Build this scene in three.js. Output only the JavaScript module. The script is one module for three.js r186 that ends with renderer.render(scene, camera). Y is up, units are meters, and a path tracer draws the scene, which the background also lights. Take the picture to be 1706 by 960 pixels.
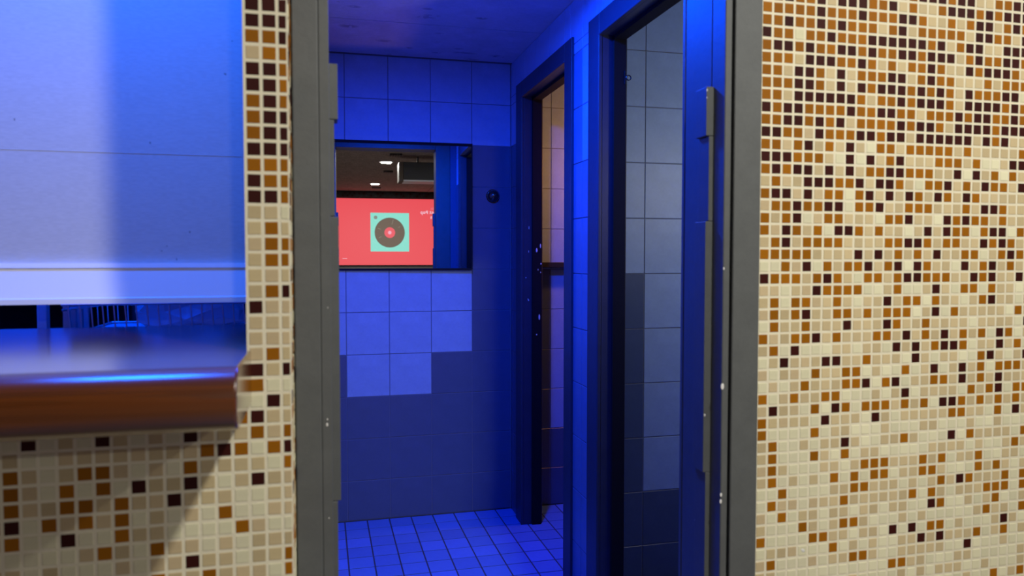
import * as THREE from 'three';
import { RoundedBoxGeometry } from 'three/addons/geometries/RoundedBoxGeometry.js';
import { mergeGeometries } from 'three/addons/utils/BufferGeometryUtils.js';
import { RectAreaLightUniformsLib } from 'three/addons/lights/RectAreaLightUniformsLib.js';

RectAreaLightUniformsLib.init();
const scene = new THREE.Scene();
scene.background = new THREE.Color(0x000000);
const renderer = new THREE.WebGLRenderer({ antialias: true });
renderer.toneMapping = THREE.LinearToneMapping;
renderer.toneMappingExposure = 1.0;
renderer.shadowMap.enabled = true;

// ---------- camera ----------
const camera = new THREE.PerspectiveCamera(41.8815, 1706 / 960, 0.05, 60);
camera.position.set(0, 1.2496, 0);
camera.rotation.order = 'YXZ';
camera.rotation.set(THREE.MathUtils.degToRad(-2.323), THREE.MathUtils.degToRad(-14.2116), 0);
camera.focus = 3.4;
camera.userData.fStop = 4.3;

// ---------- light strengths and colours (the lamps themselves are built further down) ----------
const LIGHT = {
  downlight: { color: [1.0, 0.985, 0.92], power: 14.8 / 0.0144 },
  vestibule: { color: [0.0, 0.065, 1.0], power: 18 / 0.0196, globe: 0.35 },
  hatch: { color: [0.0, 0.12, 1.0], power: 8.2 / 0.015 },
  nearCubicle: { color: [1.0, 0.90, 0.74], power: 0.84 },  // warmed to offset the blue put into the tile colours
  farCubicle: { color: [1.0, 0.36, 0.08], power: 1.35 },
  bar: { color: [0.0, 0.06, 1.0], power: 3.0 },
  screen: { color: [1.0, 0.12, 0.13], power: 0.08 },
};
const lin = (r, g, b) => new THREE.Color().setRGB(r, g, b);

// ---------- helpers ----------
function rng(seed) { let a = seed >>> 0; return () => { a = (a + 0x6D2B79F5) >>> 0; let t = a; t = Math.imul(t ^ (t >>> 15), t | 1); t ^= t + Math.imul(t ^ (t >>> 7), t | 61); return ((t ^ (t >>> 14)) >>> 0) / 4294967296; }; }
const names = new Map();
function numbered(n) { const k = names.get(n) || 0; names.set(n, k + 1); return k ? n + '_' + String(k).padStart(3, '0') : n; }
function tag(o, label, category, group) { o.userData.label = label; o.userData.category = category; if (group) o.userData.group = group; return o; }
function struct(name, label, category) { const g = new THREE.Group(); g.name = name; g.userData = { kind: 'structure', label, category }; scene.add(g); return g; }
function thing(name, label, category, pos = [0, 0, 0], group) { const g = new THREE.Group(); g.name = numbered(name); g.position.set(...pos); scene.add(g); return tag(g, label, category, group); }
function shade(m) { m.castShadow = true; m.receiveShadow = true; return m; }
function part(name, geo, mat, parent, label) { const m = shade(new THREE.Mesh(geo, mat)); m.name = name; if (label) m.userData.label = label; parent.add(m); return m; }
function boxGeo(x0, x1, y0, y1, z0, z1, r = 0) {
  const w = Math.abs(x1 - x0), h = Math.abs(y1 - y0), d = Math.abs(z1 - z0);
  const g = r > 0 ? new RoundedBoxGeometry(w, h, d, 2, Math.min(r, w / 2.01, h / 2.01, d / 2.01)) : new THREE.BoxGeometry(w, h, d);
  g.translate((x0 + x1) / 2, (y0 + y1) / 2, (z0 + z1) / 2); return g;
}
// uv in metres from the dominant normal direction
function metreUV(g) {
  const p = g.attributes.position, n = g.attributes.normal, uv = new Float32Array(p.count * 2);
  for (let i = 0; i < p.count; i++) {
    const ax = Math.abs(n.getX(i)), ay = Math.abs(n.getY(i)), az = Math.abs(n.getZ(i));
    if (az >= ax && az >= ay) { uv[2 * i] = p.getX(i); uv[2 * i + 1] = p.getY(i); }
    else if (ax >= ay) { uv[2 * i] = p.getZ(i); uv[2 * i + 1] = p.getY(i); }
    else { uv[2 * i] = p.getX(i); uv[2 * i + 1] = p.getZ(i); }
  }
  g.setAttribute('uv', new THREE.BufferAttribute(uv, 2)); return g;
}
const mbox = (...a) => metreUV(boxGeo(...a));
// bevelled tile lying in the xy plane, face towards +z, back at z = 0
const tileCache = new Map();
function tileGeo(w, h, t, c) {
  const key = [w, h, t, c].map(v => v.toFixed(5)).join();
  if (tileCache.has(key)) return tileCache.get(key);
  const a = w / 2, b = h / 2, A = a - c, B = b - c;
  const ring = [[-a, -b, 0], [a, -b, 0], [a, b, 0], [-a, b, 0]], mid = ring.map(([x, y]) => [x, y, t - c]), top = [[-A, -B, t], [A, -B, t], [A, B, t], [-A, B, t]];
  const pos = [];
  const quad = (p, q, r, s) => pos.push(...p, ...q, ...r, ...p, ...r, ...s);
  quad(...top);
  for (let i = 0; i < 4; i++) { const j = (i + 1) % 4; quad(mid[i], mid[j], top[j], top[i]); quad(ring[i], ring[j], mid[j], mid[i]); }
  const g = new THREE.BufferGeometry(); g.setAttribute('position', new THREE.Float32BufferAttribute(pos, 3)); g.computeVertexNormals(); metreUV(g);
  tileCache.set(key, g); return g;
}
// noise textures
function valueNoise(n, seed) {
  const r = rng(seed), g = new Float32Array(n * n); for (let i = 0; i < n * n; i++) g[i] = r();
  return (x, y) => { const xi = Math.floor(x), yi = Math.floor(y), fx = x - xi, fy = y - yi, s = t => t * t * (3 - 2 * t); const at = (i, j) => g[((j % n + n) % n) * n + ((i % n + n) % n)]; const u = s(fx), v = s(fy); return (at(xi, yi) * (1 - u) + at(xi + 1, yi) * u) * (1 - v) + (at(xi, yi + 1) * (1 - u) + at(xi + 1, yi + 1) * u) * v; };
}
function dataTex(size, fn, srgb, repeat = 1) {
  const d = new Uint8Array(size * size * 4);
  for (let y = 0; y < size; y++) for (let x = 0; x < size; x++) { const c = fn(x / size, y / size), i = (y * size + x) * 4; d[i] = c[0] * 255; d[i + 1] = c[1] * 255; d[i + 2] = c[2] * 255; d[i + 3] = 255; }
  const t = new THREE.DataTexture(d, size, size); t.wrapS = t.wrapT = THREE.RepeatWrapping; t.magFilter = THREE.LinearFilter; t.minFilter = THREE.LinearMipmapLinearFilter; t.generateMipmaps = true;
  if (srgb) t.colorSpace = THREE.SRGBColorSpace; t.repeat.set(repeat, repeat); t.needsUpdate = true; return t;
}
const N16 = valueNoise(16, 11), N64 = valueNoise(64, 12), N128 = valueNoise(128, 13);
const fbm = (x, y) => 0.5 * N16(x * 16, y * 16) + 0.3 * N64(x * 64, y * 64) + 0.2 * N128(x * 128, y * 128);
const texPaint = dataTex(256, (x, y) => { const v = 0.90 + 0.10 * fbm(x, y); return [v, v, v]; }, true, 2);
const texBump = dataTex(256, (x, y) => { const v = fbm(x, y); return [v, v, v]; }, false, 4);
const texTile = dataTex(256, (x, y) => { const v = 0.93 + 0.07 * fbm(x, y); return [v, v, v]; }, true, 2);
const texStone = dataTex(256, (x, y) => { const v = 0.55 + 0.45 * N128(x * 128, y * 128) * (0.6 + 0.4 * N16(x * 16, y * 16)); return [v, v * 0.97, v * 0.94]; }, true, 1);
const stains = (() => { const r = rng(77), l = []; for (let i = 0; i < 26; i++) l.push([r(), r(), 0.008 + 0.02 * r(), 0.08 + 0.22 * r()]); return l; })();
const texCeil = dataTex(512, (x, y) => {
  let v = 0.86 + 0.12 * fbm(x, y);
  for (const [sx, sy, sr, sa] of stains) { const dx = (x - sx) / (sr * 1.8), dy = (y - sy) / sr, q = dx * dx + dy * dy; if (q < 1 && N64(x * 64, y * 64) > 0.35) v *= 1 - sa * (1 - q); }
  return [v, v, v];
}, true, 1);
const texWood = dataTex(512, (x, y) => {
  const w = N16(x * 3, y * 16) * 0.5 + N64(x * 5, y * 64) * 0.3 + N128(x * 9, y * 128) * 0.2;
  const g = 0.5 + 0.5 * Math.sin((y * 14 + w * 3.2) * Math.PI * 2) * 0.35 + (w - 0.5) * 0.6;
  return [0.42 + 0.22 * g, 0.20 + 0.13 * g, 0.03 + 0.04 * g];
}, true, 1);
const specks = (() => { const r = rng(5), l = []; for (let i = 0; i < 40; i++) l.push([r(), r(), 0.0008 + 0.0010 * r()]); return l; })();
const texBlind = dataTex(512, (x, y) => {
  let v = 0.95 + 0.05 * N128(x * 128, y * 512);
  for (const [sx, sy, sr] of specks) if ((x - sx) ** 2 + (y - sy) ** 2 < sr * sr) v *= 0.55;
  return [v, v, v];
}, true, 1);

// ---------- materials ----------
const std = (o) => new THREE.MeshStandardMaterial(o);
const phys = (o) => new THREE.MeshPhysicalMaterial(o);
const M = {
  grout: std({ color: lin(0.68, 0.62, 0.445), roughness: 0.95, bumpMap: texBump, bumpScale: 0.0006 }),
  whiteTileBlueLit: phys({ color: lin(0.23, 0.345, 0.55), map: texTile, roughness: 0.5, bumpMap: texBump, bumpScale: 0.0001 }),  // white tile with the blue lamp light put into its colour
  greyTileBlueLit: phys({ color: lin(0.06, 0.09, 0.165), map: texTile, roughness: 0.34, bumpMap: texBump, bumpScale: 0.0001 }),  // grey tile, likewise tinted with the blue light
  midTileBlueLit: phys({ color: lin(0.11, 0.18, 0.33), map: texTile, roughness: 0.34, bumpMap: texBump, bumpScale: 0.0001 }),  // lighter grey tile, blue light put into its colour
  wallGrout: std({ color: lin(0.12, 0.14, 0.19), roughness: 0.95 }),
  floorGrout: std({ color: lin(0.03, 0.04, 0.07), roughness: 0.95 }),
  greyPaint: std({ color: lin(0.092, 0.096, 0.092), map: texPaint, roughness: 0.55, bumpMap: texBump, bumpScale: 0.0003 }),
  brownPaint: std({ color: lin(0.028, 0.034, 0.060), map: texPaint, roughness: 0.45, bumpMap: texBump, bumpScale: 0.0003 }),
  shadedStopPaint: phys({ color: lin(0.008, 0.008, 0.010), map: texPaint, roughness: 0.8, specularIntensity: 0.25 }),  // frame paint blackened: the unlit shade is put into the colour
  chip: std({ color: lin(0.62, 0.60, 0.56), roughness: 0.9 }),
  groove: std({ color: lin(0.03, 0.03, 0.03), roughness: 0.9 }),
  ceilingPaintBlueLit: std({ color: lin(0.42, 0.48, 0.66), map: texCeil, roughness: 0.8, bumpMap: texBump, bumpScale: 0.0012 }),  // white board; the blue lamp light is put into its colour
  plaster: std({ color: lin(0.55, 0.52, 0.46), map: texPaint, roughness: 0.9 }),
  wood: phys({ color: lin(0.36, 0.36, 0.30), map: texWood, roughness: 0.24, ior: 1.65, clearcoat: 1.0, clearcoatRoughness: 0.15 }),
  blind: std({ color: lin(0.56, 0.55, 0.56), map: texBlind, roughness: 0.75 }),
  alu: std({ color: lin(0.84, 0.83, 0.85), roughness: 0.4, metalness: 0.0 }),
  mirror: std({ color: lin(0.86, 0.87, 0.86), roughness: 0.0, metalness: 1.0 }),
  mirrorEdge: phys({ color: lin(0.010, 0.010, 0.012), roughness: 0.8, specularIntensity: 0.3 }),
  blackGloss: phys({ color: lin(0.012, 0.012, 0.014), roughness: 0.12, clearcoat: 1 }),
  roomCeiling: std({ color: lin(0.60, 0.52, 0.47), map: texStone, roughness: 0.95 }),
  roomWall: std({ color: lin(0.16, 0.15, 0.15), map: texPaint, roughness: 0.9 }),
  roomFloor: std({ color: lin(0.15, 0.135, 0.12), map: texPaint, roughness: 0.6 }),
  barWall: std({ color: lin(0.10, 0.10, 0.11), roughness: 0.8 }),
  whiteMetal: std({ color: lin(0.6, 0.6, 0.62), roughness: 0.4 }),
  wire: std({ color: lin(0.62, 0.62, 0.65), roughness: 0.3, metalness: 0.6 }),
  bag: phys({ color: lin(0.75, 0.75, 0.78), roughness: 0.18, clearcoat: 0.6, transmission: 0.35, thickness: 0, side: THREE.DoubleSide, flatShading: true }),
  darkBox: std({ color: lin(0.02, 0.02, 0.022), roughness: 0.6 }),
  paleWood: std({ color: lin(0.07, 0.045, 0.025), roughness: 0.6 }),
  vent: std({ color: lin(0.01, 0.01, 0.011), roughness: 0.7 }),
  shelf: std({ color: lin(0.012, 0.011, 0.012), roughness: 0.4 }),
};
const R0 = rng(2024);
const tones = (base, n, spread, rough) => Array.from({ length: n }, () => { const k = 1 + (R0() - 0.5) * 2 * spread, h = (R0() - 0.5) * spread * 0.35; return phys({ color: lin(base[0] * k, base[1] * k * (1 + h), base[2] * k * (1 - h)), roughness: rough, specularIntensity: 0.2, map: texTile }); });
const MOSAIC = {
  w: tones([0.645, 0.60, 0.395], 4, 0.05, 0.6),
  b: tones([0.515, 0.405, 0.225], 6, 0.10, 0.6),
  o: tones([0.29, 0.100, 0.003], 6, 0.14, 0.55),
  d: tones([0.038, 0.006, 0.004], 4, 0.2, 0.55),
};
const FLOOR = tones([0.085, 0.19, 0.56], 5, 0.13, 0.4);  // floor tiles tinted to carry the blue light in their colour

// =====================================================================
//  STRUCTURE
// =====================================================================
const CEIL = 2.55, VC = 2.1907;                       // room ceiling, low vestibule ceiling
const ZB = -3.5975, XR = 0.905, ZF = -1.3105, ZL = -1.2025, P = 0.02396;

// ----- room that holds the viewer -----
{
  const f = struct('floor', 'brown floor of the bar room', 'floor');
  part('floor_slab', mbox(-2.7, 2.7, -0.1, -0.002, -1.47, 8.2), M.roomFloor, f);
  const c = struct('ceiling', 'dark textured ceiling of the bar room seen in the mirror', 'ceiling');
  part('ceiling_slab', mbox(-2.7, 2.7, CEIL, CEIL + 0.1, -3.8, 8.2), M.roomCeiling, c);
  const joint = (x, z0, z1) => part('ceiling_joint', boxGeo(x - 0.004, x + 0.004, CEIL - 0.002, CEIL + 0.01, z0, z1), M.vent, c);
  joint(-0.25, 1.5, 7.9); joint(1.55, 1.5, 7.9);
  const wl = struct('wall_room_left', 'dark left wall of the bar room', 'wall'); part('wall_slab', mbox(-2.8, -2.6, 0, CEIL, -3.8, 8.2), M.roomWall, wl);
  const wr = struct('wall_room_right', 'dark right wall of the bar room', 'wall'); part('wall_slab', mbox(2.6, 2.8, 0, CEIL, -1.47, 8.2), M.roomWall, wr);
  const we = struct('wall_room_end', 'dark end wall behind the projection screen', 'wall'); part('wall_slab', mbox(-2.7, 2.7, 0, CEIL, 8.02, 8.2), M.roomWall, we);
}

// ----- mosaic walls -----
const RIGHT_ROWS = [
  'oodoodbdooobdboobdodobdoobddo', 'ooodoodooddodbodddoddbbooddo', 'oodoodbdddoodbobbodddododdd' + 'o',
  'ooooodooodooo' + 'ddobbobod' + 'dbodod', 'oodoodod' + 'ooobo' + 'dboooo' + 'obddoobdd', 'doowoodoooddd' + 'dddodbodd' + 'bbdddo',
  'oddodooddodoo' + 'ddodddbod' + 'ooddob', 'ooobdddoodobo' + 'boodobbdo' + 'dddobo', 'oobddobdbooodd' + 'bodoobbb' + 'oboood',
  'oooddobdbdodd' + 'dododobdo' + 'ooddwo', 'oobddddddoboo' + 'dodddobdd' + 'ddodod', 'doddoooodoodd' + 'oobooodod' + 'doodob',
  'ooddododboooo' + 'doddobddd' + 'dodddo', 'ddoobdoooddod' + 'dbddddddb' + 'dodbbo', 'oobodbobdbwoo' + 'booooobob' + 'bbbbob',
  'dddooobwdwdbo' + 'dbbbooobo' + 'wwbddb', 'ododdbdbdbood' + 'dooobbdwd' + 'bowobo', 'bobbdddoodbdd' + 'obwoodbob' + 'doobdb',
  'oddbdboowodbd' + 'bdobdobdo' + 'bbbbbo', 'boodooddwoodb' + 'booobbbob' + 'ddobbw', 'obodwboobbbwo' + 'odbbwdodo' + 'obobbo',
  'obdobowddobob' + 'bwbdbdoow' + 'oddwob', 'bodboooobbbbo' + 'oddoboobb' + 'dodobw', 'ooooobbbbdbdb' + 'obobdbboo' + 'wbodob',
  'wwobdwoboodbo' + 'dwdobbwdb' + 'odbobb', 'dooobodobwoob' + 'oddooobbd' + 'odbbdo', 'bbwbbdoooowwb' + 'owwbdbwoo' + 'wobbwb',
  'bowoobbobwbbd' + 'boowobbwb' + 'odbbwo', 'bobodbboobobo' + 'oowbdwobb' + 'bbbwob', 'wobbobbbdbbbd' + 'obbobbbbw' + 'bbbbwd',
  'obboodbobbboo' + 'bdbobdbob' + 'owdowb', 'bowdwwwbbwbbw' + 'dbdboddow' + 'bbdbow', 'wbdbbbddbbobb' + 'bwdbwbbww' + 'odbwbd',
  'bwbbwobboowbw' + 'wowbdwbdb' + 'owooob', 'wbwbobbboodwo' + 'dwbboobdb' + 'obdbbb', 'owbobboowwwbw' + 'bdwbbbbwo' + 'bodwoo',
  'bdbbwowdowooo' + 'bobowddob' + 'obobob', 'obbbbwdbbbwdb' + 'wbbbbboob' + 'bwowdb', 'owwwwowbbwwwb' + 'wwwbbwwwb' + 'wwbwww',
  'bowwbwbbdbwwb' + 'bobwwwdwo' + 'bbbbwo', 'bowwwobwowbbw' + 'wwwwbbbbw' + 'bwwbob', 'bobwwwbbwbooo' + 'bbbobowbb' + 'owwbbw',
  'bowbwbwowowoo' + 'wbboobwww' + 'obobwb', 'wwowwwwbboobb' + 'bwbwbobdo' + 'bbbowo', 'wobbwbbbobbbb' + 'bbowobwbb' + 'booowo',
  'bwowbbwbbwbbw' + 'bbwwdowwb' + 'wbowwb', 'bwwwobwboobww' + 'wbwbwwwww' + 'bobbwo', 'owwwwoobbwbbw' + 'dwdwoowbw' + 'wwbdbw',
  'wbbbwwwowbwbw' + 'wbbdbdbbb' + 'owbowb', 'bowwwbwbboobw' + 'wbbbbbwwd' + 'wwwbww', 'bbwwwwwwwwwww' + 'oobbwwwbb' + 'wwwwwb',
  'wwbwwwbwwbwww' + 'wbwbwbbbw' + 'wbwwwb', 'wbwwbwwwwwbww' + 'wwwwbwwwb' + 'wwowbo'];
const PILLAR = { '-1': 'ddd', 0: 'ddd', 1: 'ood', 2: 'boo', 3: 'ddo', 4: 'ddo', 5: 'odo', 6: 'odd', 7: 'odd', 8: 'ddd', 9: 'ooo', 10: 'doo', 11: 'ddo', 12: 'bbw', 13: 'bob', 14: 'boo', 15: 'boo', 16: 'bbb', 17: 'bod', 18: 'dbb', 19: 'bbb', 20: 'bbb', 21: 'bob', 22: 'dbd', 23: 'oww', 24: 'wdb', 25: 'dbb' };
const UNDER = { 26: 'wdwbwdbwbwdbbbobo', 27: 'bwwbbbbbbbbodowod', 28: 'obwboobwbwobbbbwo', 29: 'obwowowdbbdbwbdbb', 30: 'obboobobbdbbbwwbb', 31: 'dwobobowbwbwowwbb', 32: 'owwdwwobbwwwwobww', 33: 'wwwwbobwobbwbwbbb', 34: 'bwbwwwbwbbdbbwbbo', 35: 'wwbwwbwwobbobbbwo' };

const TS = P - 0.0050, TT = 0.0026;                    // mosaic tile size and thickness
function fillKind(r, y) { const t = Math.min(1, Math.max(0, (y - 0.5) / 1.3)), v = r(); const d = 0.03 + 0.30 * t, o = d + 0.12 + 0.30 * t, b = o + 0.30 - 0.10 * t; return v < d ? 'd' : v < o ? 'o' : v < b ? 'b' : 'w'; }
const TONEC = { w: [0.645, 0.60, 0.395], b: [0.515, 0.405, 0.225], o: [0.29, 0.100, 0.003], d: [0.038, 0.006, 0.004] };
const stuffMat = phys({ color: lin(1, 1, 1), vertexColors: true, roughness: 0.58, specularIntensity: 0.2 });
// list: {x, y, z, w, h, turn, kind, own}
function layMosaic(parent, list, seed) {
  const r = rng(seed), merged = [];
  for (const t of list) {
    const g = tileGeo(t.w, t.h, TT, 0.0005), jx = (r() - 0.5) * 0.0007, jy = (r() - 0.5) * 0.0007, rz = (r() - 0.5) * 0.03, rx = (r() - 0.5) * 0.012, ry = (r() - 0.5) * 0.012;
    if (t.own) {
      const set = MOSAIC[t.kind], m = part('mosaic_tile', g, set[Math.floor(r() * set.length)], parent);
      m.position.set(t.x + (t.turn ? 0 : jx), t.y + jy, t.z); m.rotation.set(rx, (t.turn || 0) + ry, rz);
    } else {
      const q = g.clone(); q.deleteAttribute('uv'); const c = TONEC[t.kind], k = 1 + (r() - 0.5) * 0.2, n = q.attributes.position.count, col = new Float32Array(n * 3);
      for (let i = 0; i < n; i++) { col[3 * i] = c[0] * k; col[3 * i + 1] = c[1] * k; col[3 * i + 2] = c[2] * k; }
      q.setAttribute('color', new THREE.BufferAttribute(col, 3));
      q.applyMatrix4(new THREE.Matrix4().compose(new THREE.Vector3(t.x + (t.turn ? 0 : jx), t.y + jy, t.z), new THREE.Quaternion().setFromEuler(new THREE.Euler(rx, (t.turn || 0) + ry, rz)), new THREE.Vector3(1, 1, 1)));
      merged.push(q);
    }
  }
  if (merged.length) { const m = part('mosaic_field', mergeGeometries(merged), stuffMat, parent, 'small brown, beige and cream mosaic tiles'); m.userData.kind = 'stuff'; }
}
{ // wall right of the doorway
  const w = struct('wall_mosaic', 'mosaic wall of brown, orange, beige and cream squares right of the doorway', 'wall');
  const zf = ZF;
  part('grout_bed', mbox(0.829, 2.65, 0, CEIL, -1.465, zf - 0.0007), M.grout, w);
  const x0 = 0.8303, yT = 1.7708, list = [], r = rng(31);
  for (let j = -33; j < 74; j++) for (let i = 0; i < 48; i++) {
    const y = yT - (j + 0.5) * P, x = x0 + (i + 0.5) * P; if (y > CEIL - 0.012 || y < 0.012) continue;
    const row = RIGHT_ROWS[j + 2], kind = row && row[i] ? row[i] : fillKind(r, y);
    list.push({ x, y, z: zf - 0.0026, w: TS, h: TS, kind, seen: j >= 0 && j < 50 && i < 6, i, j });
  }
  let n = 0; for (const t of list) if (t.seen && n < 300) { t.own = true; n++; }
  layMosaic(w, list, 41);
  const cg = new THREE.SphereGeometry(1, 8, 5); cg.scale(0.005, 0.0032, 0.0004); cg.rotateZ(-0.6); cg.translate(x0 + 4.55 * P, yT - 46.5 * P, zf); part('tile_chip', cg, M.chip, w, 'pale chip in a mosaic tile');
  // wall over the doorway
  const o = struct('wall_over_door', 'mosaic wall above the doorway', 'wall');
  part('grout_bed', mbox(-0.0465, 0.829, 2.128, CEIL, -1.465, zf - 0.0007), M.grout, o);
  const up = []; for (let j = 0; j < 17; j++) for (let i = -36; i < 0; i++) up.push({ x: x0 + (i + 0.5) * P, y: 2.128 + (j + 0.5) * P, z: zf - 0.0026, w: TS, h: TS, kind: fillKind(r, 2.3) });
  layMosaic(o, up, 43);
}
{ // wall with the serving hatch, left of the doorway
  const wp = struct('wall_pillar', 'narrow mosaic pillar between the serving hatch and the doorway', 'wall');
  const wu = struct('wall_hatch', 'mosaic wall below the wooden counter', 'wall');
  const wl = struct('wall_hatch_left', 'mosaic wall on the far side of the serving hatch', 'wall');
  const wo = struct('wall_hatch_over', 'mosaic wall above the serving hatch', 'wall');
  const zg = ZL - 0.0007, xc = -0.0465;
  part('grout_bed', mbox(-0.111, xc, 0, CEIL, -1.60, zg), M.grout, wp);
  part('grout_bed', mbox(-2.6, -0.1112, 0, 1.028, -1.36, zg), M.grout, wu);
  part('grout_bed', mbox(-2.6, -1.70, 1.0285, CEIL, -1.60, zg), M.grout, wl);
  part('grout_bed', mbox(-1.6995, -0.1115, 2.41, CEIL, -1.60, zg), M.grout, wo);
  const xb = -0.0611, yT = 1.6173, r = rng(51), pillar = [], under = [], over = [], left = [];
  const push = (list, x0, x1, k, kind, own) => { const y = yT - (k + 0.5) * P; if (y > CEIL - 0.012 || y < 0.012) return; list.push({ x: (x0 + x1) / 2, y, z: ZL - 0.0026, w: x1 - x0 - 0.005, h: TS, kind, own }); };
  for (let k = -38; k < 67; k++) {
    const y = yT - (k + 0.5) * P, s = PILLAR[k], u = UNDER[k], vis = k >= -1 && k <= 35;
    const kp = s || (u ? u.slice(14) : [0, 1, 2].map(() => fillKind(r, y)).join(''));
    push(pillar, xb, xc + 0.001, k, kp[2], vis); push(pillar, xb - P, xb, k, kp[1], vis); push(pillar, xb - 2 * P, xb - P, k, kp[0], vis);
    if (y < 1.015) for (let q = 1; q <= 60; q++) push(under, xb - (q + 2) * P, xb - (q + 1) * P, k, u && q <= 14 ? u[14 - q] : fillKind(r, y), !!u && q <= 14);
    else for (let q = 67; q <= 80; q++) push(left, xb - (q + 2) * P, xb - (q + 1) * P, k, fillKind(r, y), false);
    if (y > 2.425) for (let q = 1; q <= 60; q++) push(over, xb - (q + 2) * P, xb - (q + 1) * P, k, fillKind(r, y), false);
    // return of the pillar towards the door frame
    for (let i = 0; i < 4; i++) { if (y > CEIL - 0.012 || y < 0.012) break; pillar.push({ x: xc - 0.0016, y, z: ZL - 0.016 - (i + 0.5) * P, w: TS, h: TS, turn: Math.PI / 2, kind: fillKind(r, y) }); }
  }
  layMosaic(wp, pillar, 61); layMosaic(wu, under, 62); layMosaic(wo, over, 63); layMosaic(wl, left, 64);
}

// ----- main door frame -----
{
  const d = struct('door_1', 'grey painted frame of the open doorway between the mosaic walls', 'door frame');
  const bar = (n, x0, x1, y0, y1, z0, z1, rr = 0.003, m = M.greyPaint, l) => part(n, mbox(x0, x1, y0, y1, z0, z1, rr), m, d, l);
  const xl = 0.0156, xr = 0.7517, top = 2.057;
  // left side
  bar('casing', -0.0445, -0.0013, 0, 2.13, -1.359, -1.304); bar('lip', -0.0012, xl, 0, top + 0.016, -1.36, -1.3055, 0.0015);
  bar('jamb', -0.0460, xl, 0, top + 0.02, -1.470, -1.3605, 0.002);
  // right side
  bar('casing', 0.7700, 0.8285, 0, 2.13, -1.359, -1.304); bar('lip', xr, 0.7665, 0, top + 0.016, -1.36, -1.3085);
  bar('jamb', xr, 0.828, 0, top + 0.02, -1.470, -1.3605, 0.002);
  // head
  bar('head_casing', -0.0030, 0.7705, top + 0.0185, 2.13, -1.335, -1.304); bar('head_lip', xl, xr, top, top + 0.0155, -1.36, -1.3085);
  bar('head_jamb', xl, xr, top + 0.001, top + 0.03, -1.470, -1.361, 0.002);
  // casing towards the vestibule
  bar('rear_casing', xr - 0.001, 0.858, 0, 2.13, -1.484, -1.4705); bar('rear_casing', -0.040, xl + 0.001, 0, 2.13, -1.484, -1.4705); bar('rear_casing', xl + 0.0015, xr - 0.0015, top, 2.13, -1.484, -1.4705);
  // notched batten on each jamb
  const steps = [[0.0, 0.8185, 0.0095], [0.8190, 1.3210, 0.0150], [1.3215, 1.4885, 0.0090], [1.4890, 1.5850, 0.0155]];
  for (const [y0, y1, t] of steps) {
    bar('stop_batten', xr - t, xr + 0.001, y0, y1, -1.396, -1.3517, 0.0015);
    bar('stop_batten', xl - 0.001, xl + t - 0.0005, y0, y1, -1.396, -1.3517, 0.0015);
  }
  const chip = (x, y, z, s, face) => { const g = new THREE.SphereGeometry(1, 8, 5); g.scale(face === 'x' ? 0.0004 : s * 0.6, s, face === 'x' ? s * 0.6 : 0.0004); g.translate(x, y, z); part('paint_chip', g, M.chip, d, 'pale chip in the grey paint'); };
  const zc = -1.3084, zs = -1.3516, xi = xr - 0.0003;
  const zl = -1.3054; chip(0.0075, 0.975, zl, 0.0018); chip(0.0070, 0.966, zl, 0.0032); chip(0.0085, 0.805, zl, 0.0014); chip(0.010, 1.165, zl, 0.0011);
  chip(0.7530, 0.999, zc, 0.0065); chip(0.7525, 0.786, zc, 0.004); chip(0.7520, 0.773, zc, 0.0045); chip(0.7530, 1.228, zc, 0.0028);
  chip(xr - 0.0125, 0.935, zs, 0.0030); chip(xr - 0.0145, 1.578, zs, 0.0028); chip(xr - 0.0147, 1.563, zs, 0.0018);
  const sl = mbox(-0.008, 0.008, -0.0013, 0.0013, -0.0004, 0.0004); const m = part('paint_chip', sl, M.chip, d, 'pale scratch on the jamb'); m.rotation.set(0, Math.PI / 2, -0.55); m.position.set(xi, 0.705, -1.405);
}

// ----- tiled vestibule -----
const G = 0.0030;
function tileCells(parent, axis, plane, us, vs, kindOf, sign, skip) {
  // axis 'z': u = x, face towards +z ; axis 'x': u = z, face towards -x
  for (let a = 0; a + 1 < us.length; a++) for (let b = 0; b + 1 < vs.length; b++) {
    const u0 = us[a], u1 = us[a + 1], v0 = vs[b + 1], v1 = vs[b];
    const cu = (u0 + u1) / 2, cv = (v0 + v1) / 2; if (skip && skip(cu, cv)) continue;
    if (Math.abs(u1 - u0) < 0.006 || Math.abs(v1 - v0) < 0.006) continue;
    const w = Math.abs(u1 - u0) - G, h = Math.abs(v1 - v0) - G;
    const m = part('wall_tile', tileGeo(w, h, 0.005, 0.0012), { g: M.greyTileBlueLit, m: M.midTileBlueLit, w: M.whiteTileBlueLit }[kindOf(cu, cv)], parent);
    if (axis === 'z') { m.position.set(cu, cv, plane - 0.005); m.rotation.set((tr() - 0.5) * 0.004, (tr() - 0.5) * 0.004, 0); }
    else if (axis === 'l') { m.position.set(plane - 0.005, cv, cu); m.rotation.set(0, Math.PI / 2 + (tr() - 0.5) * 0.004, 0); }
    else { m.position.set(plane + 0.005, cv, cu); m.rotation.set(0, -Math.PI / 2 + (tr() - 0.5) * 0.004, 0); }
  }
}
const tr = rng(91);
const rows = []; for (let k = 0; k <= 10; k++) rows.push(VC - 0.2 * k); rows.push(0.001);
const rowOf = (y) => Math.floor((VC - y) / 0.2);
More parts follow.
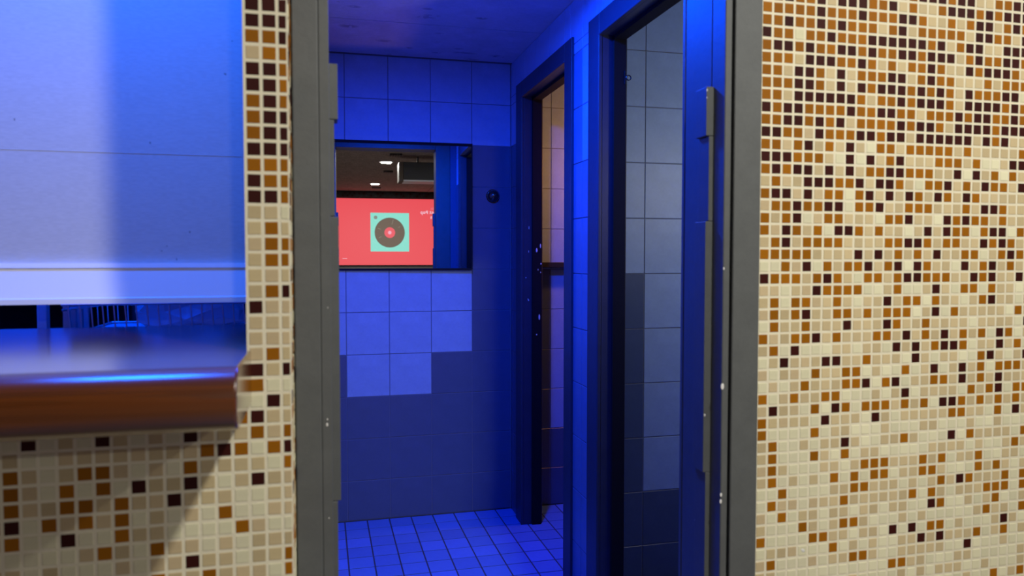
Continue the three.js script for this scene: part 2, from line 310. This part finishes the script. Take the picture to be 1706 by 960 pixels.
{
  const f = struct('floor_vestibule', 'small square glazed floor tiles of the toilet vestibule', 'floor');
  part('floor_bed', mbox(-0.10, 2.0, -0.1, -0.0016, -3.65, -1.4702), M.floorGrout, f);
  const px = 0.1039, pz = 0.1105, g = tileGeo(px - 0.006, pz - 0.0068, 0.0045, 0.0004);
  for (let j = 0; j < 19; j++) for (let i = -1; i < 15; i++) {
    const x = 0.0958 + (i + 0.5) * px, z = ZB + 0.004 + (j + 0.5) * pz; if (z > -1.50 || x < -0.03) continue;
    if (i > 8 && (j > 9 || i > 12)) continue;
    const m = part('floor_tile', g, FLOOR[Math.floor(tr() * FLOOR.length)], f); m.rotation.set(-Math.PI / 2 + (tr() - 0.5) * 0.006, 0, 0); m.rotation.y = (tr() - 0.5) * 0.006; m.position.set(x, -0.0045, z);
  }
  const c = struct('ceiling_vestibule', 'low stained white board ceiling over the vestibule, blue light put into its colour', 'ceiling');
  part('ceiling_panel', mbox(-0.04, 2.0, VC, VC + 0.03, -3.0720, -1.466), M.ceilingPaintBlueLit, c); part('ceiling_panel', mbox(-0.04, 2.0, VC, VC + 0.03, ZB + 0.020, -3.0775), M.ceilingPaintBlueLit, c);
  part('ceiling_backing', mbox(-0.12, 2.1, VC + 0.031, VC + 0.06, -3.8, -1.466), M.groove, c);

  const b = struct('wall_back', 'back wall of white and grey square tiles with the mirror, blue light put into the tile colours', 'wall');
  part('wall_slab', mbox(-0.12, 2.1, 0, VC + 0.03, -3.75, ZB - 0.0022), M.wallGrout, b);
  const cols = [-0.0395]; for (let i = 0; i <= 3; i++) cols.push(0.1108 + 0.2 * i); cols.push(XR - 0.001);
  tileCells(b, 'z', ZB, cols, rows, (x, y) => { const k = rowOf(y), c_ = Math.floor((x - 0.1108) / 0.2); if (k < 2) return 'w'; if (c_ >= 3) return 'g'; if (k < 7) return 'w'; if (k === 7) return c_ < 2 && c_ >= 0 ? 'w' : 'g'; return 'g'; });
  const cols2 = [0.9965, 1.1108, 1.3108, 1.5108, 1.7108, 1.9];
  tileCells(b, 'z', ZB, cols2, rows, (x, y) => rowOf(y) >= 9 ? 'g' : (x < 1.11 && rowOf(y) >= 5 ? 'g' : 'w'));

  const l = struct('wall_vestibule_left', 'left tiled wall of the vestibule', 'wall');
  part('wall_slab', mbox(-0.11, -0.0422, 0, VC, ZB, -1.601), M.wallGrout, l);
  part('wall_slab', mbox(-0.0464, -0.0422, 0, VC, -1.601, -1.4705), M.wallGrout, l);
  const zc = []; for (let z = ZB + 0.001; z < -1.49; z += 0.2) zc.push(z); zc.push(-1.486);
  tileCells(l, 'l', -0.040, zc, rows, (z, y) => { const k = rowOf(y); return k < 6 || (k === 6 && z < -2.6) ? 'w' : 'g'; });

  const s = struct('wall_side', 'tiled right wall of the vestibule with two cubicle doorways', 'wall');
  const o = [[-3.40, -2.69, 2.03], [-2.41, -1.71, 2.03]];   // rough openings
  const zsl = [[ZB, o[0][0]], [o[0][1], o[1][0]], [o[1][1], -1.466]];
  for (const [a, q] of zsl) part('wall_slab', mbox(XR + 0.0022, 0.9945, 0, VC, a, q), M.wallGrout, s);
  for (const [a, q, t] of o) part('wall_slab', mbox(XR + 0.0022, 0.9945, t, VC, a, q), M.wallGrout, s);
  const zs = new Set([ZB + 0.001, -1.486]); for (let i = -6; i <= 6; i++) { const z = -2.555 + 0.2 * i; if (z > ZB + 0.03 && z < -1.5) zs.add(z); }
  for (const [a, q] of o) { zs.add(a); zs.add(q); }
  const zl = [...zs].sort((p, q) => p - q), ys = [...rows, 2.03].sort((p, q) => q - p);
  tileCells(s, 'x', XR, zl, ys, (z, y) => { const k = rowOf(y); if (k < 1) return 'w'; if (z > -2.555 && z < -2.40) return k < 3 ? 'w' : 'm'; if (z > -2.70 && z < -2.40) return 'm'; return k < 2 ? 'w' : 'g'; }, 1, (z, y) => o.some(([a, q, t]) => z > a && z < q && y < t));

  const p = struct('wall_partition', 'tiled partition wall seen inside the near cubicle', 'wall');
  part('wall_slab', mbox(0.9955, 1.95, 0, VC, -2.63, -2.5322), M.wallGrout, p);
  tileCells(p, 'z', -2.53, [0.996, 1.136, 1.336, 1.536, 1.736, 1.936], rows, (x, y) => { const k = rowOf(y); return x < 1.136 ? (k >= 5 ? 'g' : 'w') : (k >= 9 ? 'g' : 'w'); });
  const q = struct('wall_cubicle_right', 'plain right wall of the cubicles', 'wall'); part('wall_slab', mbox(1.95, 2.05, 0, VC, ZB, -1.466), M.whiteTileBlueLit, q);
}
function cubicleFrame(name, label, zf, zn, far, near, chips) {
  const d = struct(name, label, 'door frame'), xa = 0.895, top = 1.983, outer = 2.055;
  const bar = (n, x0, x1, y0, y1, z0, z1, m = M.brownPaint, rr = 0.002) => part(n, mbox(x0, x1, y0, y1, z0, z1, rr), m, d);
  bar('casing', xa, XR + 0.002, 0, outer, zf - far, zf); bar('casing', xa, XR + 0.002, 0, outer, zn, zn + near); bar('head_casing', xa, XR + 0.002, top, outer, zf + 0.0005, zn - 0.0005);
  bar('jamb', XR + 0.002, 0.9955, 0, top + 0.04, zf - 0.046, zf - 0.001); bar('jamb', XR + 0.002, 0.9955, 0, top + 0.04, zn + 0.001, zn + 0.039); bar('head_jamb', XR + 0.002, 0.9955, top + 0.001, top + 0.045, zf, zn);
  bar('door_stop', 0.943, 0.988, 0, top, zf - 0.001, zf + 0.012, M.shadedStopPaint); bar('door_stop', 0.943, 0.988, 0, top, zn - 0.012, zn + 0.001, M.shadedStopPaint); bar('head_stop', 0.943, 0.988, top - 0.012, top + 0.001, zf + 0.0125, zn - 0.0125, M.shadedStopPaint);
  bar('bead', xa - 0.002, xa + 0.004, 0, top + 0.004, zf - 0.009, zf - 0.001); bar('bead', xa - 0.002, xa + 0.004, top, top + 0.008, zf, zn);
  const r = rng(chips[0]);
  for (let i = 0; i < chips[1]; i++) { // flaked paint along the latch side
    const y = i < 12 ? 0.85 + r() * 0.62 : 0.3 + r() * 1.6, s = 0.002 + r() * (i < 6 ? 0.014 : 0.003), onStop = r() < 0.6;
    const g = new THREE.SphereGeometry(1, 7, 5); g.scale(0.0016 + r() * 0.003, s, 0.0004); g.translate(onStop ? 0.955 + r() * 0.03 : 0.91 + r() * 0.03, y, onStop ? zf + 0.0121 : zf - 0.0008);
    part('paint_chip', g, M.chip, d, 'pale flaked spot in the dark paint');
  }
  return d;
}
cubicleFrame('door_2', 'dark painted frame of the near cubicle doorway', -2.3656, -1.745, 0.104, 0.08, [7, 0]);
cubicleFrame('door_3', 'dark painted frame of the far cubicle doorway', -3.3535, -2.732, 0.107, 0.085, [9, 12]);
// front wall of the cubicles and the little strip beside the main door
{
  const w = struct('wall_vestibule_front', 'inner side of the wall beside the doorway', 'wall');
  part('wall_slab', mbox(0.859, 2.1, 0, VC + 0.03, -1.482, -1.4655), M.greyTileBlueLit, w);
  const e = struct('wall_vestibule_over', 'inner wall above the doorway', 'wall');
  part('wall_slab', mbox(-0.04, 0.858, 2.131, VC + 0.03, -1.482, -1.4655), M.whiteTileBlueLit, e);
}
// ----- bar room behind the hatch -----
{
  const w = struct('wall_bar', 'dark back wall of the bar behind the hatch', 'wall'); part('wall_slab', mbox(-2.6, -0.12, 0, CEIL, -3.75, -3.62), M.barWall, w);
  const v = struct('wall_bar_side', 'dark side wall of the bar', 'wall'); part('wall_slab', mbox(-0.119, -0.112, 0, CEIL, -3.62, -1.601), M.barWall, v);
  const f = struct('floor_bar', 'dark floor of the bar', 'floor'); part('floor_slab', mbox(-2.6, -0.12, -0.1, -0.001, -3.62, -1.36), M.barWall, f);
}

// =====================================================================
//  THINGS
// =====================================================================
{ // wooden counter with rounded nose
  const t = thing('bar_counter', 'varnished brown wooden counter with rounded nose below the roller blind', 'counter', [-0.9, 1.03, -1.2]);
  const s = new THREE.Shape(), zF = 0.20, zBk = -0.48, h = 0.075, r = 0.038;
  s.moveTo(zBk, 0); s.lineTo(zF - 0.026, 0); s.absarc(zF - 0.026, 0.026, 0.026, -Math.PI / 2, 0, false); s.lineTo(zF, h - r); s.absarc(zF - r, h - r, r, 0, Math.PI / 2, false); s.lineTo(zBk, h); s.closePath();
  const len = 0.795 * 2 - 0.002, g = new THREE.ExtrudeGeometry(s, { depth: len - 0.006, bevelEnabled: true, bevelSize: 0.003, bevelThickness: 0.003, bevelSegments: 2, curveSegments: 10 });
  g.translate(0, 0, 0.003); g.rotateY(-Math.PI / 2); // shape x -> +z, depth -> -x
  g.translate(0.795, 0, 0);
  const p = g.attributes.position, uv = new Float32Array(p.count * 2); for (let i = 0; i < p.count; i++) { uv[2 * i] = p.getX(i) * 0.8; uv[2 * i + 1] = (p.getZ(i) - p.getY(i)) * 1.6; } g.setAttribute('uv', new THREE.BufferAttribute(uv, 2));
  part('worktop', g, M.wood, t);
}
{ // roller blind
  const t = thing('roller_blind', 'white roller blind lowered almost to the wooden counter', 'blind', [-0.905, 1.16, -1.63]);
  const W = 0.79;
  part('blind_sheet', mbox(-W, W, 0.075, 1.22, -0.004, 0.0), M.blind, t);
  part('seam', mbox(-W, W, 0.2945, 0.2955, 0, 0.0006), M.blind, t);
  const bs = new THREE.Shape(); bs.moveTo(-0.012, 0); bs.lineTo(0.026, 0); bs.lineTo(0.026, 0.010); bs.lineTo(0.023, 0.0125); bs.lineTo(0.010, 0.0680); bs.lineTo(0.013, 0.0695); bs.lineTo(0.011, 0.0785); bs.lineTo(-0.012, 0.0785); bs.closePath();
  const bgm = new THREE.ExtrudeGeometry(bs, { depth: 2 * W, bevelEnabled: false }); bgm.rotateY(-Math.PI / 2); bgm.translate(W, 0, 0);
  const bb = part('bottom_bar', bgm, M.alu, t);
  for (const x of [-W + 0.002, W - 0.002]) part('end_cap', mbox(x - 0.002, x + 0.002, -0.001, 0.079, -0.0125, 0.0265), M.whiteMetal, bb);
  const rg = new THREE.CylinderGeometry(0.04, 0.04, 2 * W, 20); rg.rotateZ(Math.PI / 2); rg.translate(0, 1.2, -0.045); part('roller', rg, M.alu, t);
}
{ // blue strip lamp in the head of the hatch
  const t = thing('strip_lamp', 'blue strip lamp under the head of the serving hatch', 'lamp', [-0.50, 2.39, -1.26]);
  part('housing', mbox(-0.16, 0.16, -0.005, 0.018, -0.03, 0.03, 0.004), M.alu, t);
  part('diffuser', mbox(-0.15, 0.15, -0.011, -0.0055, -0.025, 0.025), std({ color: lin(0.2, 0.2, 0.2), emissive: lin(...LIGHT.hatch.color), emissiveIntensity: 6 }), t);
  const l = new THREE.RectAreaLight(lin(...LIGHT.hatch.color), LIGHT.hatch.power, 0.30, 0.05); l.name = 'strip_light'; l.position.set(0, -0.014, 0); l.rotation.x = -Math.PI / 2; t.add(l);
}
{ // mirror, hung slightly turned
  const t = thing('wall_mirror', 'rectangular wall mirror reflecting a red screen with a record', 'mirror', [0.335, 1.1925, -3.576]);
  t.rotation.y = THREE.MathUtils.degToRad(-1.25);
  const w = 0.373, h = 0.597;
  part('mirror_glass', boxGeo(-w + 0.004, w - 0.004, 0.005, h - 0.004, -0.005, 0.0), M.mirror, t);
  part('edge', boxGeo(-w, w, 0, 0.0055, -0.012, 0.002), M.mirrorEdge, t); part('edge', boxGeo(-w, w, h - 0.009, h + 0.004, -0.012, 0.003), M.mirrorEdge, t);  // top edge thickened and darkened to stand for the gap shadow
  part('edge', boxGeo(-w, -w + 0.005, 0.0055, h - 0.0055, -0.012, 0.002), M.mirrorEdge, t); part('edge', boxGeo(w - 0.005, w, 0.0055, h - 0.0055, -0.012, 0.002), M.mirrorEdge, t);
  part('backing', boxGeo(-w + 0.004, w - 0.004, 0.004, h - 0.004, -0.012, -0.0052), M.mirrorEdge, t);
}
{ // black dome on the tiles
  const t = thing('knob_dome', 'small glossy black dome knob on grey tile beside the mirror', 'knob', [0.8147, 1.5484, ZB]);
  const pts = []; for (let i = 0; i <= 12; i++) { const a = i / 12 * Math.PI / 2; pts.push(new THREE.Vector2(Math.sin(a) * 0.030, Math.cos(a) * 0.030 + 0.006)); } pts.push(new THREE.Vector2(0.030, 0));
  const g = new THREE.LatheGeometry(pts, 32); g.rotateX(Math.PI / 2); part('dome', g, M.blackGloss, t);
  const b = new THREE.CylinderGeometry(0.033, 0.034, 0.004, 32); b.rotateX(Math.PI / 2); b.translate(0, 0, 0.002); part('base_plate', b, M.blackGloss, t);
}
{ // latch eye on the near cubicle jamb
  const t = thing('latch_hook', 'small dark metal hook eye on the near cubicle door frame', 'hook', [0.982, 1.845, -2.353]);
  part('plate', mbox(-0.002, 0.004, -0.022, 0.022, -0.001, 0.003, 0.001), M.blackGloss, t);
  const g = new THREE.TorusGeometry(0.008, 0.0022, 8, 20); g.translate(0.012, 0, 0.003); part('eye', g, M.blackGloss, t);
}
{ // dark shelf in the far cubicle
  const t = thing('wall_shelf', 'thin black shelf on the tiles inside the far cubicle', 'shelf', [1.4, 1.20, ZB]);
  part('board', mbox(-0.40, 0.45, 0, 0.026, 0.001, 0.06, 0.003), M.shelf, t);
  for (const x of [0.0, 0.3]) part('bracket', mbox(x - 0.01, x + 0.01, -0.06, -0.0005, 0.001, 0.05, 0.002), M.shelf, t);
}
// ----- lamps -----
function bulbLamp(name, label, pos, L, radius, base) {
  const t = thing(name, label, 'lamp', pos);
  const g = new THREE.SphereGeometry(radius, 24, 16); part('globe', g, std({ color: lin(0.3, 0.3, 0.3), emissive: lin(...L.color), emissiveIntensity: Math.min(8, L.power / (Math.PI * radius * radius) * 0.02) }), t);
  const b = new THREE.CylinderGeometry(radius * 0.55, radius * 0.7, base, 20); b.translate(0, radius * 0.8 + base / 2, 0); part('base', b, M.whiteMetal, t);
  const l = new THREE.PointLight(lin(...L.color), L.power); l.name = name + '_light'; l.castShadow = true; l.shadow.radius = radius / 0.02; t.add(l);
  return t;
}
{ // blue ceiling lamp of the vestibule: flat panel with a small glowing rim
  const t = thing('ceiling_lamp', 'round blue lamp under the vestibule ceiling', 'lamp', [0.42, VC, -2.20]), L = LIGHT.vestibule;
  const b = new THREE.CylinderGeometry(0.06, 0.085, 0.022, 32); b.translate(0, -0.011, 0); part('base', b, M.whiteMetal, t);
  const g = new THREE.CylinderGeometry(0.08, 0.08, 0.02, 32); g.translate(0, -0.0325, 0); part('diffuser', g, std({ color: lin(0.2, 0.2, 0.2), emissive: lin(...L.color), emissiveIntensity: 8 }), t);
  const l = new THREE.RectAreaLight(lin(...L.color), L.power, 0.14, 0.14); l.name = 'ceiling_lamp_panel'; l.position.set(0, -0.046, 0); l.rotation.x = -Math.PI / 2; t.add(l);
  const p = new THREE.PointLight(lin(...L.color), L.globe); p.name = 'ceiling_lamp_rim'; p.position.set(0, -0.0325, 0); p.castShadow = true; p.shadow.radius = 3; t.add(p);
}
bulbLamp('cubicle_lamp', 'warm white globe lamp in the near cubicle', [1.55, 1.56, -1.78], LIGHT.nearCubicle, 0.05, 0.589);
bulbLamp('warm_lamp', 'warm orange globe lamp in the far cubicle', [1.58, 1.72, -3.25], LIGHT.farCubicle, 0.04, 0.438);
bulbLamp('bar_lamp', 'blue globe lamp in the bar behind the hatch', [-0.75, 1.75, -1.95], LIGHT.bar, 0.04, 0.767);
[['near the doorway', 0.74, 0.03], ['nearer to the viewer in the mirror', 0.57, 3.28], ['farther away in the mirror, near the screen', 0.50, 6.36], ['added out of view over the mosaic wall right of the doorway', 2.10, -0.25, 0.6]].forEach(([where, x, z, k = 1]) => {  // last one is an added, unseen lamp that brightens the right wall
  const t = thing('downlight', 'round white ceiling downlight ' + where, 'downlight', [x, CEIL, z], 'downlights in the bar room ceiling');
  const rim = new THREE.TorusGeometry(0.092, 0.008, 10, 40); rim.rotateX(Math.PI / 2); part('rim', rim, M.whiteMetal, t);
  const disc = new THREE.CylinderGeometry(0.086, 0.086, 0.006, 40); disc.translate(0, -0.003, 0); part('diffuser', disc, std({ color: lin(0.5, 0.5, 0.5), emissive: lin(1, 0.95, 0.82), emissiveIntensity: 2.2 }), t);
  const l = new THREE.RectAreaLight(lin(...LIGHT.downlight.color), LIGHT.downlight.power * k, 0.12, 0.12); l.name = 'downlight_light'; l.position.set(0, -0.012, 0); l.rotation.x = -Math.PI / 2; t.add(l);
});

// ----- objects reflected by the mirror -----
{
  const t = thing('projection_screen', 'red projection screen showing a vinyl record on a turquoise square', 'screen', [0.82, 1.10, 7.99]);
  const W = 2.33, H = 1.31, cv = document.createElement('canvas'); cv.width = 1280; cv.height = 720; const c = cv.getContext('2d');
  c.fillStyle = '#f4525c'; c.fillRect(0, 0, 1280, 720);
  const px = (x) => (0.82 + W / 2 - x) / W * 1280, py = (y) => (2.41 - y) / H * 720, k = 1280 / W;
  c.fillStyle = '#7feedd'; c.fillRect(px(1.20), py(2.132), 0.755 * k, 0.765 * k);
  c.fillStyle = '#a9f3e4'; for (let i = 0; i < 60; i++) { const r = rng(i + 900); c.fillRect(px(1.20) + r() * 0.72 * k, py(2.132) + r() * 0.74 * k, 6 + r() * 14, 2 + r() * 3); }
  c.fillStyle = '#4f5a4c'; c.beginPath(); c.arc(px(0.82), py(1.742), 0.295 * k, 0, 7); c.fill();
  c.strokeStyle = '#616b5a'; for (let i = 0; i < 9; i++) { c.lineWidth = 1.5; c.beginPath(); c.arc(px(0.82), py(1.742), (0.13 + i * 0.017) * k, 0, 7); c.stroke(); }
  c.strokeStyle = '#8a8f80'; c.lineWidth = 5; for (const [a, r0, r1] of [[-1.83, 0.17, 0.27], [-0.35, 0.19, 0.25], [-2.6, 0.2, 0.24], [0.45, 0.18, 0.24]]) { c.beginPath(); c.moveTo(px(0.82) + Math.cos(a) * r0 * k, py(1.742) + Math.sin(a) * r0 * k); c.lineTo(px(0.82) + Math.cos(a) * r1 * k, py(1.742) + Math.sin(a) * r1 * k); c.stroke(); }
  c.fillStyle = '#f55f6c'; c.beginPath(); c.arc(px(0.82), py(1.742), 0.106 * k, 0, 7); c.fill();
  c.fillStyle = '#ffb7d0'; c.beginPath(); c.arc(px(0.82), py(1.742), 0.035 * k, 0, 7); c.fill();
  c.fillStyle = '#76958a'; c.beginPath(); c.arc(px(0.545), py(2.04), 0.035 * k, 0, 7); c.fill();
  c.textAlign = 'left'; c.fillStyle = '#f795a4'; c.font = '34px sans-serif'; c.fillText('Radio', px(1.79), py(2.205)); c.fillStyle = '#ffd6ea'; c.font = 'bold 48px sans-serif'; c.fillText('Best Pop', px(1.79), py(2.12)); c.fillText('Hits', px(1.79), py(2.025));
  c.fillStyle = '#ffc9d8'; c.fillRect(px(-0.01), py(1.233), 0.09 * k, 5);
  const tex = new THREE.CanvasTexture(cv); tex.colorSpace = THREE.SRGBColorSpace;
  const g = new THREE.PlaneGeometry(W, H); g.rotateY(Math.PI); g.translate(0, H / 2, -0.016);
  part('picture', g, std({ color: lin(0.05, 0.05, 0.05), roughness: 0.9, emissive: lin(1, 1, 1), emissiveMap: tex, emissiveIntensity: 0.95 }), t);
  part('panel', mbox(-W / 2, W / 2, 0, H, -0.015, 0.012), M.darkBox, t);
  const l = new THREE.RectAreaLight(lin(...LIGHT.screen.color), LIGHT.screen.power, W, H); l.name = 'screen_light'; l.position.set(0, H / 2, -0.03); t.add(l);
}
{
  const t = thing('pelmet', 'dark patterned band above the projection screen', 'pelmet', [0.0, 2.425, 7.9]);
  part('board', mbox(-2.5, 2.5, 0, 0.11, 0, 0.08), std({ color: lin(0.05, 0.035, 0.04), map: texStone, roughness: 0.8 }), t);
  const r = rng(15); for (let i = 0; i < 70; i++) part('mosaic_piece', mbox(-1 + i * 0.045, -1 + i * 0.045 + 0.036, 0.012 + (i % 2) * 0.046, 0.050 + (i % 2) * 0.046, -0.004, -0.0002), r() < 0.5 ? MOSAIC.d[0] : M.darkBox, t);
}
{
  const t = thing('ceiling_box', 'dark box hung under the ceiling with a pale wooden end, seen in the mirror', 'air unit', [1.30, 2.215, 2.5]);
  part('cabinet', mbox(-0.545, 0.545, 0.02, 0.245, 0, 0.35, 0.006), M.darkBox, t); part('end_panel', mbox(-0.60, -0.5455, 0.0, 0.245, 0, 0.35, 0.004), M.paleWood, t, 'pale wooden end panel');
  part('bottom_tray', mbox(-0.545, 0.60, 0, 0.0195, -0.005, 0.35, 0.003), M.whiteMetal, t); for (const x of [-0.35, 0.35]) part('hanger', mbox(x - 0.01, x + 0.01, 0.2455, 0.3345, 0.15, 0.17), M.darkBox, t);
}
[['dark slatted ceiling vent closest to the doorway, seen in the mirror', 0.66, 2.48, 0.15], ['slatted ceiling vent between the two reflected downlights', 0.645, 4.38, 0.14], ['small slatted ceiling vent nearest the screen', 0.54, 7.1, 0.16]].forEach(([label, x, z, s]) => {
  const t = thing('ceiling_vent', label, 'vent', [x, CEIL - 0.002, z], 'vents in the bar room ceiling');
  part('frame', mbox(-s / 2, s / 2, -0.012, 0.0, -s / 2, s / 2, 0.002), M.vent, t);
  for (let i = 0; i < 5; i++) part('slat', mbox(-s * 0.42 + i * s * 0.21 - 0.008, -s * 0.42 + i * s * 0.21 + 0.008, -0.02, -0.0125, -s * 0.42, s * 0.42), M.vent, t);
});

// ----- things in the bar, seen in the gap under the blind -----
{
  const w = thing('back_worktop', 'dark worktop in the bar behind the counter', 'worktop', [-1.2, 0, -2.15]);
  part('top', mbox(-1.0, 1.07, 0.96, 0.992, -0.35, 0.42, 0.004), M.barWall, w); part('front', mbox(-0.98, 1.05, 0.0, 0.9595, -0.33, 0.36), M.barWall, w);
  const cab = thing('wall_cabinet', 'white cabinet on the bar wall above the worktop', 'cabinet', [-1.10, 1.115, -2.75]);
  part('body', mbox(-0.30, 0.30, 0, 0.55, -0.25, 0, 0.004), M.whiteMetal, cab); part('door', mbox(-0.296, -0.002, 0.004, 0.546, 0.0005, 0.018, 0.003), M.whiteMetal, cab); const dr = part('door', mbox(0.002, 0.296, 0.004, 0.546, 0.0005, 0.018, 0.003), M.whiteMetal, cab);
  part('handle', mbox(0.02, 0.03, 0.2, 0.3, 0.0185, 0.035, 0.002), M.alu, dr);
  part('rail', mbox(-0.30, 0.30, -0.01, 0.55, -0.869, -0.2505), M.whiteMetal, cab);
  const post = thing('shelf_post', 'slim upright shelf post in the gap under the blind', 'post', [-0.624, 0.992, -1.95]);
  part('upright', mbox(-0.010, 0.010, 0, 0.60, -0.012, 0.012, 0.002), M.whiteMetal, post); part('foot', mbox(-0.03, 0.03, 0, 0.004, -0.03, 0.03), M.whiteMetal, post);
  const bk = thing('wire_basket', 'wire basket in the gap under the blind', 'basket', [-0.37, 0.992, -1.93]);
  const rod = (a, b, r = 0.0022) => { const A = new THREE.Vector3(...a), B = new THREE.Vector3(...b), g = new THREE.CylinderGeometry(r, r, A.distanceTo(B), 8); g.rotateX(Math.PI / 2); g.lookAt(B.clone().sub(A)); g.translate((A.x + B.x) / 2, (A.y + B.y) / 2, (A.z + B.z) / 2); return g; };
  const x0 = -0.20, x1 = 0.20, zf = 0.03, zb = -0.20, yt = 0.150;
  part('rim', mergeGeometries([rod([x0, yt, zf], [x1, yt, zf], 0.003), rod([x0, yt, zb], [x1, yt, zb], 0.003), rod([x0, yt, zf], [x0, yt, zb], 0.003), rod([x1, yt, zf], [x1, yt, zb], 0.003)]), M.wire, bk);
  part('base_ring', mergeGeometries([rod([x0 + 0.05, 0.092, zf], [x1, 0.092, zf], 0.0025), rod([x0 + 0.05, 0.092, zb + 0.02], [x1, 0.092, zb + 0.02], 0.0025), rod([x0 + 0.05, 0.092, zf], [x0 + 0.05, 0.092, zb + 0.02], 0.0025), rod([x1, 0.092, zf], [x1, 0.092, zb + 0.02], 0.0025)]), M.wire, bk);
  for (let i = 0; i < 17; i++) { const x = x0 + (i + 0.5) * (x1 - x0) / 17; part('wire', rod([x, yt, zf], [x + 0.01, 0.003, zf], 0.0017), M.wire, bk); part('wire', rod([x, yt, zb], [x + 0.01, 0.003, zb + 0.02], 0.0017), M.wire, bk); }
  for (let i = 0; i < 4; i++) { const z = zf - 0.03 - i * 0.05; part('wide_wire', mbox(x0 - 0.006, x0 + 0.006, 0.002, yt, z - 0.006, z + 0.006), M.wire, bk); }
  part('tray', mbox(x0 + 0.05, x1 - 0.004, 0.086, 0.089, zb + 0.024, zf - 0.004), M.whiteMetal, bk); part('handle', rod([x0, yt - 0.012, zf], [x0 + 0.09, yt - 0.001, zb * 0.3], 0.003), M.wire, bk);
  // crumpled bag lying behind the basket front
  const bg = thing('plastic_bag', 'crumpled translucent plastic bag in the wire basket', 'bag', [-0.315, 1.090, -1.99]);
  const ico = new THREE.IcosahedronGeometry(1, 2), pp = ico.attributes.position, nz = valueNoise(16, 501);
  for (let i = 0; i < pp.count; i++) { const v = new THREE.Vector3().fromBufferAttribute(pp, i), q = 0.75 + 0.5 * nz(v.x * 2.5 + 8 + v.z, v.y * 2.5 + 8 - v.z * 1.7); v.multiplyScalar(q); v.x *= 0.125; v.y = Math.max(-0.008, v.y * 0.075 + 0.03); v.z *= 0.06; pp.setXYZ(i, v.x, v.y, v.z); }
  ico.computeVertexNormals(); part('film', ico, M.bag, bg);
}

renderer.render(scene, camera);
